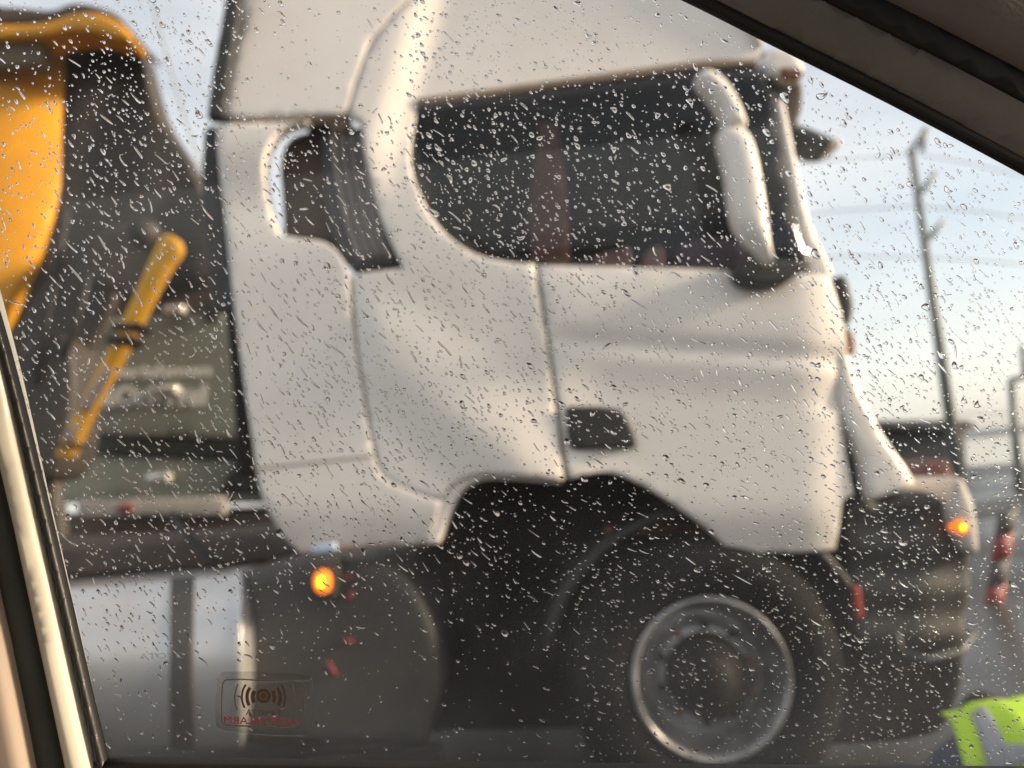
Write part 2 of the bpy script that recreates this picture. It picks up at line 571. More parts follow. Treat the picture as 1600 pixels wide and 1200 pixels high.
fp = panel('side_fairing', fairing, TP, M['paint'], truck, hfun=lambda x, y: side_h(x, y) + 0.004, rr=0.007, depth=0.06)
panel('seam', [(396, 731, 1), (584, 711, 1), (584, 714, 1), (396, 734, 1)], Y(T - 0.006), M['seam'], truck, rr=0.0, depth=0.004)
panel('seam', [(354, 185, 1), (541, 180, 1), (541, 190, 1), (354, 196, 1)], Y(T + 0.015), M['seam'], truck, rr=0.0, depth=0.02)
edge2 = [(318, 205, 1), (326, 196, 1), (341, 197, 1), (346, 300), (356, 410), (364, 480), (330, 486, 1), (322, 400), (314, 300)]
panel('fairing_edge_rubber', edge2, Y(T + 0.05), M['rubber'], truck, rr=0.01, depth=0.05)
edge3 = [(350, 470, 1), (362, 470, 1), (378, 580), (397, 700), (402, 745, 1), (372, 745, 1), (362, 600)]
panel('fairing_edge_rubber', edge3, Y(T + 0.10), M['chassis'], truck, rr=0.01, depth=0.03)

quarter = [(760, -190, 1), (682, -60), (626, 0), (579, 64), (556, 137), (546, 178, 1), (566, 192, 1), (574, 260), (596, 345), (630, 418, 1), (549, 428, 1),
           (556, 520), (570, 610), (586, 698), (602, 742), (642, 765), (690, 780, 1), (705, 758), (745, 742), (800, 742), (882, 750, 1), (868, 640), (852, 515), (836, 412, 1), (790, 408), (738, 394), (690, 358), (655, 300), (640, 250), (642, 205), (650, 164, 1), (800, 145), (950, 126), (1100, 106), (1192, 100, 1),
           (1200, 78, 1), (1190, 40), (1165, -20), (1120, -190, 1)]
panel('cab_side', quarter, TP, M['paint'], truck, hfun=side_h, rr=0.008, depth=0.05)
panel('roof_gutter', [(652, 152, 1), (1100, 92, 1), (1185, 90, 1), (1185, 100, 1), (1100, 105, 1), (653, 164, 1)], Y(T + 0.035), M['seam'], truck, rr=0.006, depth=0.02)

door = [(841, 414, 1), (1000, 418), (1150, 424), (1200, 440), (1250, 428), (1300, 428, 1), (1320, 490), (1331, 546, 1), (1316, 556, 1), (1319, 640), (1330, 705), (1344, 774, 1), (1326, 784), (1321, 862, 1), (1240, 866), (1150, 866, 1),
        (1110, 828), (1060, 792), (1000, 755), (950, 738), (888, 748, 1), (874, 640), (857, 515)]
dr = panel('door', door, TP, M['paint'], truck, hfun=side_h, rr=0.006, depth=0.05)
vent = [(884, 636, 1), (900, 634), (962, 638), (978, 650), (996, 694), (990, 700, 1), (900, 703), (889, 696)]
panel('door_vent', vent, Y(T - 0.012), M['black'], dr, rr=0.008, depth=0.02)
corner = [(1318, 552, 1), (1334, 549), (1350, 604), (1392, 682), (1442, 752), (1436, 762, 1), (1400, 772), (1368, 783, 1), (1348, 700), (1322, 640)]
panel('corner_panel', corner, Y(T), M['paint'], truck, hfun=lambda x, y: -0.035 - 0.05 * sstep(10, 100, (x - 1322) - 0.5 * (y - 600)), rr=0.018, depth=0.10)
pillar = [(1208, 158, 1), (1226, 150, 1), (1240, 220), (1268, 345), (1306, 428, 1), (1285, 440, 1), (1262, 420), (1240, 330), (1222, 230)]
panel('windscreen_pillar', pillar, Y(T + 0.06), M['paint'], truck, rr=0.02, depth=0.06)

# side glass
glass = [(650, 162, 1), (800, 142), (1100, 103), (1190, 98), (1215, 160), (1240, 300), (1270, 415, 1), (1180, 424), (1000, 420), (836, 414), (790, 410), (738, 396), (688, 360), (652, 300), (638, 250), (640, 205)]
panel('side_window', glass, Y(T + 0.045), M['cabglass'], truck, step=0.1, rr=0.0, depth=0.005)

# shell across the width: roof, rear wall, far side, front
back = [at(352, 184, T), at(352, 300, T), at(376, 560, T), at(396, 700, T)]
W = 2.45
def line(pts):
    return [at(x, y, T) for x, y in pts]
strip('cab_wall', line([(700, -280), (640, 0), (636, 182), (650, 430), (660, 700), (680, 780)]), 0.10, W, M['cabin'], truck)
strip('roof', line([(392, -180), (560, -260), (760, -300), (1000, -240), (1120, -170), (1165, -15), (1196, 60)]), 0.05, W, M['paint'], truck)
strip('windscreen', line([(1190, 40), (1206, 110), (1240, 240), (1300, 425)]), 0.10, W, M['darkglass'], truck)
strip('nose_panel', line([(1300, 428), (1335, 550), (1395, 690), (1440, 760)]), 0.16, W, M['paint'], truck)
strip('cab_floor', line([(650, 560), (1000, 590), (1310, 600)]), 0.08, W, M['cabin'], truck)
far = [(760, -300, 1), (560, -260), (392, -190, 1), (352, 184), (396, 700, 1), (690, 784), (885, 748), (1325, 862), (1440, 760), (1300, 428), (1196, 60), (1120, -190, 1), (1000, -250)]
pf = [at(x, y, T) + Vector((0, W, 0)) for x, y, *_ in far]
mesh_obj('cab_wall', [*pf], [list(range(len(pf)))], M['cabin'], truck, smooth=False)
# inside the cab
b0 = at(860, 410, T + 0.25)
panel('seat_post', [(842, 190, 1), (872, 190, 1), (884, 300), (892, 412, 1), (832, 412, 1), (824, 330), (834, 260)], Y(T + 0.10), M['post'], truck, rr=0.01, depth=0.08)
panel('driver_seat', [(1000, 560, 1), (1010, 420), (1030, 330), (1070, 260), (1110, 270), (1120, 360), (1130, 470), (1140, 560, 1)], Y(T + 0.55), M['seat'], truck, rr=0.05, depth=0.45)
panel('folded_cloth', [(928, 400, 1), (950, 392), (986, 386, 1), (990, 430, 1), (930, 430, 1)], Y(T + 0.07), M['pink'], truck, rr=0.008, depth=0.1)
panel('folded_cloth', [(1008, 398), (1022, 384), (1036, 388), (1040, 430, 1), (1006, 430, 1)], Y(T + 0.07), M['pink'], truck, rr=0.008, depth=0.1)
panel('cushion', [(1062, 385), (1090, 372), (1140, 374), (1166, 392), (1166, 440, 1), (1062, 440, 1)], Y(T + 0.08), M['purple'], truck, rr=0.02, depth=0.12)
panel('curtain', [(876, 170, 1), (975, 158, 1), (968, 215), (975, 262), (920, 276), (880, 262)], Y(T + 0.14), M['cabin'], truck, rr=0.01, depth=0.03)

# air intake stack between fairing and cab
intake = [(500, 198, 1), (566, 196, 1), (575, 260), (598, 345), (628, 414, 1), (560, 424, 1), (540, 410), (524, 380), (508, 330)]
ip = panel('air_intake', intake, Y(T + 0.08), M['plastic'], truck, rr=0.02, depth=0.25)
for k in range(4):
    x0 = 520 + k * 14
    rib = curve([(x0, 205), (x0 + 8, 270), (x0 + 24, 345), (x0 + 44, 405)], 5, closed=False)
    tube('rib', [at(x, y, T + 0.070) for x, y in rib], 0.014, M['ribplastic'], ip, seg=8)
duct = [(438, 300), (436, 250), (450, 216), (480, 203), (512, 200, 1), (520, 300), (528, 376, 1), (480, 378), (442, 372, 1)]
panel('intake_duct', duct, Y(T + 0.14), M['brown'], truck, rr=0.03, depth=0.3)
panel('intake_cap', [(472, 188, 1), (545, 184, 1), (540, 202), (520, 207), (478, 198)], Y(T + 0.06), M['black'], truck, rr=0.01, depth=0.2)
panel('seam', [(508, 184, 1), (546, 180, 1), (548, 192), (532, 202), (514, 196)], Y(T + 0.03), M['seam'], truck, rr=0.006, depth=0.03)

# visor, mirrors
vis = panel('sun_visor', [(1196, 82), (1212, 70), (1240, 72), (1254, 88), (1260, 112), (1248, 122), (1215, 120), (1192, 106)], Y(T + 0.05), M['paint'], truck, rr=0.035, depth=0.5)
panel('visor_lamp', [(1222, 104, 1), (1252, 106, 1), (1256, 116), (1236, 120), (1222, 112)], Y(T + 0.03), M['rust'], vis, rr=0.006, depth=0.03)
panel('visor_bracket', [(1176, 82, 1), (1204, 76, 1), (1206, 104), (1250, 122), (1256, 160), (1246, 190), (1232, 196), (1210, 150), (1176, 104)], Y(T + 0.10), M['brown'], truck, rr=0.02, depth=0.3)

def mirror_shape(name, outl, depth, rr, hmax):
    o = panel(name, outl, Y(T - 0.22), M['paint'], truck, step=0.012, rr=rr, depth=depth)
    return o
um = mirror_shape('wide_angle_mirror', [(1092, 116), (1098, 104), (1118, 104), (1140, 122), (1158, 150), (1172, 184, 1), (1168, 192), (1138, 194, 1), (1130, 170), (1114, 146)], 0.05, 0.040, 0)
lm = mirror_shape('main_mirror', [(1128, 200), (1140, 192), (1166, 194), (1182, 214), (1194, 260), (1204, 320), (1210, 370), (1216, 404, 1), (1206, 402), (1184, 380), (1158, 352), (1148, 320), (1140, 260)], 0.05, 0.048, 0)
panel('mirror_foot', [(1150, 420), (1168, 398), (1200, 404), (1230, 404), (1262, 412), (1248, 428), (1225, 442), (1185, 446), (1160, 438)], Y(T - 0.10), M['black'], truck, rr=0.02, depth=0.12)
fm = panel('kerb_mirror', [(1240, 198), (1252, 192), (1285, 204), (1308, 216), (1306, 226), (1280, 226), (1255, 216)], Y(T + 0.35), M['black'], truck, step=0.015, rr=0.03, depth=0.15)
panel('mirror_tip', [(1301, 222), (1304, 214), (1312, 214), (1317, 221), (1312, 228), (1304, 228)], Y(T + 0.33), M['paint'], fm, step=0.008, rr=0.012, depth=0.12)
tube('mirror_arm', [at(1215, 175, T + 0.2), at(1232, 190, T + 0.3), at(1250, 204, T + 0.38)], 0.02, M['black'], truck)
panel('wiper_bump', [(1306, 432, 1), (1322, 430), (1332, 455), (1336, 480), (1328, 506), (1316, 500)], Y(T + 0.2), M['black'], truck, step=0.015, rr=0.02, depth=0.2)
panel('corner_lamp', [(1312, 516, 1), (1328, 512), (1338, 548), (1326, 556), (1312, 546)], Y(T + 0.10), M['rust'], truck, step=0.015, rr=0.012, depth=0.1)

# lower front: bumper, steps, lamps
bump = [(1326, 790), (1340, 780, 1), (1322, 650, 1), (1346, 700), (1366, 786, 1), (1440, 766), (1480, 782), (1520, 815), (1530, 880), (1524, 960), (1505, 1020), (1430, 1044), (1370, 1040), (1336, 1000), (1330, 930), (1330, 866, 1)]
bp = panel('bumper', bump, Y(T + 0.10), M['black'], truck, rr=0.03, depth=0.6, hfun=lambda x, y: 0.008 * math.sin(y * 0.09) - 0.04 * sstep(1430, 1530, x))
panel('road_cover_panel', [(1240, 1000, 1), (1340, 1000), (1430, 1030), (1510, 1000, 1), (1500, 1090), (1460, 1150), (1250, 1170, 1)], Y(T + 0.30), M['chassis'], truck, rr=0.03, depth=0.5)  # dark panel added to cover the pale road below the bumper
panel('bumper_corner', [(1484, 800), (1488, 756), (1502, 745), (1516, 766), (1528, 800), (1534, 868, 1), (1512, 862), (1500, 840)], Y(T + 0.07), M['offwhite'], truck, step=0.02, rr=0.03, depth=0.35)
il = panel('indicator_lamp', [(1494, 820), (1500, 813), (1510, 814), (1516, 824), (1512, 833), (1502, 834)], Y(T + 0.055), M['amber'], truck, step=0.006, rr=0.012, depth=0.05)
panel('bulb', [(1502, 824), (1505, 820), (1509, 824), (1505, 828)], Y(T + 0.052), M['ambercore'], il, step=0.004, rr=0.003, depth=0.012)
panel('red_reflector', [(1335, 918, 1), (1344, 916, 1), (1350, 962, 1), (1340, 966, 1)], Y(T + 0.06), M['redref'], truck, rr=0.005, depth=0.02)
tube('bumper_bar', [at(1410, 1020, T + 0.03), at(1450, 1032, T + 0.02), at(1500, 1018, T + 0.05), at(1520, 990, T + 0.1)], 0.016, M['plastic'], truck)
tube('bumper_bar', [at(1400, 985, T + 0.03), at(1406, 1010, T + 0.02), at(1414, 1026, T + 0.03)], 0.010, M['plastic'], truck)

# chassis, engine, arches
c0 = at(360, 905, T); c1 = at(1330, 905, T)
tilt = Vector((1, 0, (c1.z - c0.z) / (c1.x - c0.x)))
panel('chassis_side', [(-400, 912, 1), (376, 888, 1), (600, 872), (660, 862), (900, 842, 1), (1140, 850, 1), (1150, 868, 1), (1330, 866, 1), (1340, 1090, 1), (1200, 1130), (-400, 1160, 1)], Y(T + 0.62), M['chassis'], truck, step=0.08, rr=0.02, depth=1.1)  # chassis, extended downward as a dark screen against bright ground beneath
panel('step_well', [(1150, 868, 1), (1326, 864, 1), (1334, 1000), (1320, 1100), (1240, 1110), (1210, 960)], Y(T + 0.16), M['chassis'], truck, rr=0.03, depth=0.6)
arch_c = at(1112, 1050, T + 0.1)
arch = []
for k in range(15):
    a = R(18 + 150 * k / 14)
    arch.append(Vector((arch_c.x + 0.62 * math.cos(a), 0, arch_c.z + 0.60 * math.sin(a))))
v = [];f = []
for i, q in enumerate(arch):
    v += [(q.x, T + 0.10, q.z), (q.x, T + 0.60, q.z)]
for i in range(14):
    f.append((2 * i, 2 * i + 1, 2 * i + 3, 2 * i + 2))
ar = mesh_obj('mudguard', v, f, M['black'], truck)
s = ar.modifiers.new('solid', 'SOLIDIFY'); s.thickness = 0.035; s.offset = 0
tube('rusty_bar', [at(944, 832, T + 0.3), at(1020, 828, T + 0.3), at(1104, 824, T + 0.3)], 0.022, M['rust'], truck)
panel('arch_liner', [(672, 850, 1), (700, 768), (750, 742), (890, 742), (960, 740), (1060, 790), (1150, 868, 1), (900, 880), (672, 868, 1)], Y(T + 0.55), M['chassis'], truck, rr=0.0, depth=0.05)
panel('arch_lip', [(664, 850, 1), (690, 786), (708, 757), (746, 741), (800, 741), (878, 750, 1), (878, 756, 1), (800, 750), (752, 751), (722, 768), (704, 800), (686, 850, 1)], Y(T + 0.02), M['paint'], truck, step=0.02, rr=0.01, depth=0.12)
tube('brake_hose', [at(268, 812, T + 0.5), at(292, 832, T + 0.45), at(318, 862, T + 0.4), at(352, 895, T + 0.4)], 0.016, M['rubber'], truck)
panel('catwalk_deck', [(-300, 872, 1), (90, 856, 1), (400, 834, 1), (470, 866, 1), (380, 884), (96, 905, 1), (-300, 925, 1)], Y(T + 0.66), M['brown'], truck, rr=0.02, depth=1.0)

# wheels
def wheel(cx, cy, cz, parent, flip=1):
    w = lathe_y('wheel', [(0.500, 0.05), (0.515, 0.09), (0.520, 0.15), (0.520, 0.24), (0.50, 0.29), (0.30, 0.29)], (cx, cy, cz), M['tyre'], parent)
    lathe_y('tyre_wall', [(0.295, 0.02), (0.32, 0.0), (0.40, -0.012), (0.46, 0.01), (0.500, 0.05)], (cx, cy, cz), M['tyre'], w)
    lathe_y('rim', [(0.296, 0.018), (0.293, 0.000), (0.284, -0.004), (0.274, 0.004), (0.266, 0.03), (0.262, 0.07)], (cx, cy, cz), M['steel'], w)
    lathe_y('disc', [(0.262, 0.07), (0.240, 0.150), (0.225, 0.165), (0.190, 0.135), (0.165, 0.104), (0.150, 0.104)], (cx, cy, cz), M['steel'], w)
    lathe_y('hub', [(0.152, 0.104), (0.150, 0.03), (0.13, 0.012), (0.085, 0.005), (0.075, -0.02), (0.04, -0.035), (0.0, -0.037)], (cx, cy, cz), M['chassis'], w)
    for k in range(10):
        a = 2 * math.pi * k / 10 + 0.2
        x, z = cx + 0.176 * math.cos(a), cz + 0.176 * math.sin(a)
        tube('wheel_nut', [(x, cy + 0.12, z), (x, cy + 0.075, z)], 0.013, M['rust'] if k % 3 == 0 else M['chassis'], w, seg=6)
    return w
wc = at(1113, 1062, T + 0.02)
WC = (wc.x, wc.y, 0.515)
WHEEL_Z = wc.z
wheel(wc.x, wc.y, max(0.5, wc.z), truck)
wheel(wc.x, wc.y + 1.95, max(0.5, wc.z), truck)
box('axle', (wc.x - 0.06, T + 0.35, 0.42), (wc.x + 0.06, T + 2.0, 0.54), M['chassis'], truck, bev=0.02)

box('ground_light_block', (-3.2, T + 2.2, 0.22), (wc.x - 0.6, T + 2.45, 1.0), M['chassis'], truck, bev=0.02)  # unseen boxes added on the far side to block bright ground
box('ground_light_block', (wc.x + 0.55, T + 2.0, 0.22), (wc.x + 1.0, T + 2.45, 1.2), M['chassis'], truck, bev=0.02)
# fuel tank and side boxes
tank_c = [(96, 928), (110, 918, 1), (372, 894, 1), (378, 910), (380, 1040), (384, 1150), (372, 1164, 1), (150, 1172), (110, 1165), (100, 1100), (94, 1000)]
def tank_h(x, y):
    t = (y - 1032) / 142
    return 0.17 * max(0.0, 1 - min(1, abs(t)) ** 2.2)
def tx(x, y):
    return 800 + (x - 800) * (1 - tank_h(x, y) / 3.05)
def tcol(x, y0, y1, rev=False):
    c = [(tx(x, y0 + (y1 - y0) * k / 8), y0 + (y1 - y0) * k / 8) + ((1,) if k in (0, 8) else ()) for k in range(9)]
    return c[::-1] if rev else c
tk = panel('fuel_tank', [(-260, 940, 1), (96, 918, 1)] + tcol(372, 896, 1166) + [(96, 1172, 1), (-260, 1180, 1)], Y(T + 0.16), M['tank'], truck, step=0.025, hfun=tank_h, rr=0.012, depth=0.30)
panel('tank_strap', tcol(302, 899, 1168) + tcol(266, 902, 1170, True), Y(T + 0.150), M['skirt'], tk, step=0.025, hfun=tank_h, rr=0.004, depth=0.02)
panel('tank_end_ring', tcol(378, 893, 1168) + tcol(366, 893, 1168, True), Y(T + 0.150), M['tank'], tk, step=0.02, hfun=tank_h, rr=0.004, depth=0.2)
panel('side_box', [(380, 892, 1), (470, 880), (598, 874), (636, 900), (668, 950), (687, 1010), (688, 1080), (676, 1130), (664, 1170, 1), (380, 1166, 1)], Y(T + 0.12), M['skirt'], truck, rr=0.05, depth=0.5)
box('under_tank_block', (at(-300, 1185, T + .3).x, T + 0.1, at(380, 1215, T + .3).z), (at(700, 1190, T + .3).x, T + 0.16, at(380, 1172, T + .3).z), M['chassis'], truck, bev=0.01)  # bar added to shut out bright ground below the tank
# side marker
lamp = panel('side_marker_lamp', [(488, 908), (492, 896), (502, 892), (511, 898), (514, 912), (510, 926), (500, 929), (491, 922)], Y(T - 0.01), M['amber'], truck, step=0.008, rr=0.014, depth=0.05)
panel('bulb', [(496, 910), (500, 901), (505, 908), (503, 918), (498, 917)], Y(T - 0.014), M['ambercore'], lamp, step=0.006, rr=0.004, depth=0.01)
panel('lamp_bracket', [(470, 880, 1), (530, 876, 1), (530, 900), (520, 934, 1), (484, 936, 1), (474, 905)], Y(T + 0.04), M['skirt'], truck, rr=0.01, depth=0.1)
panel('blue_reflector', [(484, 852, 1), (522, 848, 1), (526, 860, 1), (486, 866, 1)], Y(T - 0.035), M['blueref'], truck, rr=0.004, depth=0.02)
for a_, b_ in (((522, 904), (548, 900)), ((540, 938), (552, 926)), ((536, 1002), (552, 1002)), ((512, 1034), (526, 1056))):
    tube('red_mark', [at(*a_, T + 0.11), at(*b_, T + 0.11)], 0.010, M['redpaint'], truck, seg=6)

# ------------------------------------------------------------------ yellow machine behind the cab
MY = 6.2
mach = empty('construction_machine', 'tall yellow and black construction machine standing behind the white cab', 'machine')
def mh(x, y):
    return 0.45 * math.sqrt(max(0, 1 - min(1, ((x + 60) / 190) ** 2)))
panel('yellow_drum', [(-200, 105, 1), (40, 100), (112, 60, 1), (122, 130), (120, 230), (110, 320), (88, 400), (56, 480), (22, 540), (-40, 580), (-200, 600, 1)], Y(MY + 0.5), M['yellow'], mach, step=0.12, hfun=mh, rr=0.03, depth=0.6)
panel('dark_shell', [(96, 44, 1), (150, 44), (200, 56), (214, 72), (226, 110), (250, 180), (286, 240), (318, 305), (345, 360, 1), (345, 405), (300, 440), (205, 460), (150, 430), (80, 500), (10, 560), (-40, 540), (40, 420), (70, 300), (90, 150)], Y(MY + 0.35), M['machine'], mach, step=0.1, rr=0.03, depth=0.25, hfun=lambda x, y: 0.03 * math.sin(x * 0.05 + y * 0.012))
rim = panel('rim', [(-200, 34, 1), (-60, 36), (60, 34), (112, 20), (150, 18), (186, 34), (206, 56, 1), (196, 62), (150, 50), (110, 48), (60, 56), (-60, 60), (-200, 62, 1)], Y(MY - 0.2), M['yellow'], mach, step=0.06, rr=0.04, depth=0.25)
panel('cover', [(-200, 10, 1), (-40, 6), (30, 10), (80, 14), (110, 4), (140, 6), (176, 18), (198, 38), (210, 56, 1), (186, 40), (150, 24), (112, 26), (60, 34), (-60, 34), (-200, 34, 1)], Y(MY - 0.15), M['brown'], mach, step=0.06, rr=0.03, depth=0.5)
panel('access_hatch', [(-80, 60, 1), (62, 58, 1), (66, 80), (58, 102), (-80, 104, 1)], Y(MY - 0.1), M['olive'], mach, step=0.06, rr=0.04, depth=0.1)
panel('frame', [(-120, 520, 1), (10, 520), (60, 460), (100, 420), (140, 420), (180, 450), (140, 540), (90, 650), (60, 740), (10, 760), (-120, 760, 1)], Y(MY + 0.1), M['machine'], mach, step=0.1, rr=0.02, depth=0.06)
panel('plate', [(150, 372), (190, 350), (250, 360), (268, 380), (236, 420), (204, 462), (150, 432)], Y(MY - 0.1), M['brown'], mach, step=0.05, rr=0.02, depth=0.1)
tube('hydraulic_hose', [at(104, 330, MY - .2), at(92, 400, MY - .2), at(74, 500, MY - .2), at(60, 600, MY - .2)], 0.03, M['rubber'], mach)
tube('hydraulic_hose', [at(140, 430, MY - .2), at(126, 480, MY - .2), at(100, 560, MY - .2)], 0.025, M['rubber'], mach)
tube('pin_boss', [at(226, 364, MY - 0.6), at(226, 364, MY + 0.3)], 0.11, M['machine'], mach, seg=20)
panel('support_leg', [(30, 540, 1), (84, 520), (112, 560), (108, 660), (84, 740), (36, 744), (24, 640)], Y(MY - 0.2), M['machine'], mach, step=0.08, rr=0.05, depth=0.4)
arm = panel('arm', [(246, 374), (258, 364), (271, 369), (275, 388), (259, 412), (224, 476), (191, 540), (155, 606), (128, 656), (104, 712), (92, 718), (83, 708), (108, 660), (142, 592), (180, 516), (211, 450)], Y(MY - 0.75), M['armyellow'], mach, step=0.06, rr=0.04, depth=0.10)
panel('worn_sleeve', [(152, 590, 1), (160, 574, 1), (172, 576, 1), (152, 612, 1), (134, 642, 1), (122, 640, 1), (138, 612, 1)], Y(MY - 0.765), M['worn'], arm, step=0.05, rr=0.01, depth=0.05)
panel('worn_sleeve', [(106, 668, 1), (120, 662, 1), (112, 688, 1), (96, 690, 1)], Y(MY - 0.765), M['worn'], arm, step=0.05, rr=0.01, depth=0.05)
panel('arm_band', [(176, 504, 1), (216, 504, 1), (206, 514, 1), (172, 514, 1)], Y(MY - 0.79), M['machine'], arm, step=0.05, rr=0.0, depth=0.26)
panel('arm_band', [(168, 522, 1), (204, 524, 1), (188, 538, 1), (164, 536, 1)], Y(MY - 0.79), M['machine'], arm, step=0.05, rr=0.0, depth=0.26)
panel('arm_band', [(78, 692, 1), (118, 692, 1), (118, 696, 1), (78, 697, 1)], Y(MY - 0.79), M['machine'], arm, step=0.05, rr=0.0, depth=0.26)
panel('track_base', [(-150, 740, 1), (84, 728, 1), (100, 900), (100, 990, 1), (-150, 1000, 1)], Y(MY + 0.05), M['machine'], mach, step=0.1, rr=0.02, depth=0.10)

# ------------------------------------------------------------------ dark green lorry body beyond
GY = 8.6
gl = empty('green_trailer', 'dark green box trailer with white lettering behind the yellow arm', 'trailer')
panel('brown_board', [(60, 420, 1), (520, 404, 1), (520, 505, 1), (60, 520, 1)], Y(GY), M['brown'], gl, step=0.15, rr=0.03, depth=2.0)
panel('green_board', [(60, 500, 1), (520, 484, 1), (520, 690, 1), (160, 680, 1), (120, 668), (60, 660, 1)], Y(GY - 0.08), M['green'], gl, step=0.15, rr=0.03, depth=2.0)
panel('dark_beam', [(60, 664, 1), (130, 668), (160, 680), (520, 690, 1), (520, 728, 1), (60, 706, 1)], Y(GY - 0.05), M['greendark'], gl, step=0.15, rr=0.03, depth=2.0)
panel('skirt_board', [(60, 708, 1), (520, 724, 1), (520, 786, 1), (60, 786, 1)], Y(GY - 0.02), M['green'], gl, step=0.15, rr=0.03, depth=2.0)
panel('dark_side', [(380, 700, 1), (520, 706, 1), (520, 775, 1), (340, 770, 1)], Y(GY - 0.12), M['greendark'], gl, step=0.15, rr=0.02, depth=0.1)
wb = panel('white_board', [(120, 781, 1), (352, 776, 1), (352, 804, 1), (122, 807, 1)], Y(GY - 0.12), M['offwhite'], gl, step=0.12, rr=0.01, depth=0.06)
panel('red_mark', [(184, 790, 1), (206, 788), (206, 800), (186, 801)], Y(GY - 0.13), M['redpaint'], wb, step=0.05, rr=0.0, depth=0.01)
panel('frame_beam', [(60, 806, 1), (520, 800, 1), (520, 900, 1), (60, 900, 1)], Y(GY + 0.02), M['brown'], gl, step=0.15, rr=0.02, depth=2.0)
for (x0, y0, x1, y1) in ((255, 476, 286, 489), (242, 602, 275, 615), (228, 738, 262, 753)):
    panel('marker_plate', [(x0, y0 + 2, 1), (x1, y0, 1), (x1, y1, 1), (x0, y1, 1)], Y(GY - 0.2), M['marker'], gl, step=0.05, rr=0.02, depth=0.1)
panel('post', [(318, 470, 1), (338, 470, 1), (340, 500, 1), (320, 500, 1)], Y(GY - 0.14), M['greendark'], gl, step=0.1, rr=0.01, depth=0.1)
panel('roof_rail', [(240, 428, 1), (330, 424, 1), (330, 438, 1), (240, 440, 1)], Y(GY - 0.1), M['offwhite'], gl, step=0.1, rr=0.02, depth=0.3)

def text(name, body, plane, px0, py0, px1, py1, height_px, m, parent, mirror=False, off=0.0, extrude=0.002, bold=0.0):
    """lettering as a solid on a plane, running from (px0,py0) to (px1,py1) along its base line"""
    cu = bpy.data.curves.new(name, 'FONT')
    cu.body = body
    cu.extrude = extrude
    cu.offset = bold
    cu.resolution_u = 3
    o = bpy.data.objects.new(name, cu)
    cu.materials.append(m)
    COL.objects.link(o)
    bpy.context.view_layer.update()
    w = o.dimensions.x; h = max(o.dimensions.y, 1e-6)
    me = bpy.data.meshes.new_from_object(o.evaluated_get(bpy.context.evaluated_depsgraph_get()))
    bpy.data.objects.remove(o)
    a = plane.pt(px0, py0, off); b = plane.pt(px1, py1, off)
    top = plane.pt(px0, py0 - height_px, off)
    ex = (b - a)
    ey = (top - a)
    ey = ey - ex * (ey.dot(ex) / ex.dot(ex))
    xs = [v.co.x for v in me.vertices]; ys = [v.co.y for v in me.vertices]
    x0, x1, y0, y1 = min(xs), max(xs), min(ys), max(ys)
    nrm = -plane.n
    for v in me.vertices:
        u = (v.co.x - x0) / (x1 - x0); t = (v.co.y - y0) / (y1 - y0)
        if mirror:
            u = 1 - u
        v.co = a + ex * u + ey * t + nrm * v.co.z
    if me.materials:
        me.materials[0] = m
    else:
        me.materials.append(m)
    o = bpy.data.objects.new(name, me)
    return link(o, parent)

text('lettering', 'perishmen', Y(GY - 0.10), 168, 598, 330, 594, 27, M['white'], gl, bold=0.05)
text('lettering', '&Ori-Tral', Y(GY - 0.10), 150, 636, 322, 634, 34, M['white'], gl, bold=0.06)

# ------------------------------------------------------------------ right background
def pole(name, label, base, top, y, r0, r1, arms):
    e = empty(name, label, 'pole', 'steel poles beyond the lorry')
    b = at(*base, y); t = at(*top, y)
    d = (t - b) / (t.z - b.z)
    b = b + d * (0 - b.z)
    tube('shaft', [b, b.lerp(t, 0.5), t], [r0, (r0 + r1) / 2, r1], M['pole'], e, seg=12)
    for (p0, p1) in arms:
        tube('bracket', [at(*p0, y), at(*p1, y)], r1 * 0.85, M['pole'], e, seg=8)
    return e
pole('utility_pole', 'tall tapered green steel pole with angled brackets at its top', (1490, 690), (1424, 236), 13.0, 0.105, 0.055,
     [((1420, 240), (1448, 200)), ((1436, 304), (1462, 270)), ((1446, 378), (1474, 346)), ((1446, 204), (1440, 236))])
pole('utility_pole', 'short green post with a side bracket at the picture edge', (1594, 780), (1580, 592), 16.0, 0.09, 0.07, [((1580, 594), (1606, 588)), ((1598, 540), (1602, 592))])
cable_runs = [
    ([(1180, 268), (1260, 254), (1430, 240), (1520, 256), (1660, 290)], 'uppermost faint grey overhead cable meeting the top of the tall pole'),
    ([(1200, 345), (1300, 330), (1432, 322), (1540, 332), (1660, 350)], 'faint grey overhead cable crossing between the two pole brackets'),
    ([(1200, 412), (1320, 400), (1450, 402), (1560, 410), (1660, 418)], 'faint grey overhead cable crossing the pole below its lowest bracket'),
    ([(1480, 644), (1540, 646), (1660, 640)], 'faint grey cable level with the dark building roof'),
    ([(1500, 734), (1560, 728), (1660, 722)], 'lowest faint grey cable, just above the low grey wall')]
for pts, lab in cable_runs:
    tag(tube('overhead_cable', [at(x, y, 13.0) for x, y in pts], 0.009, M['wire'], seg=6), lab, 'cable', 'overhead cables')
lw = tube('overhead_cable', [at(225, -60, 16), at(240, 10, 16), at(262, 90, 16), at(290, 190, 16), at(330, 300, 16)], 0.022, M['wire'])
tag(lw, 'single sloping cable in the blue sky between machine and cab', 'cable', 'overhead cables')
bl = empty('dark_building', 'dark grey flat roofed building ahead of the lorry bumper', 'building')
BY = 34
panel('wall', [(1300, 664, 1), (1508, 662, 1), (1516, 900, 1), (1300, 900, 1)], Y(BY), M['build'], bl, step=0.8, rr=0.05, depth=6)
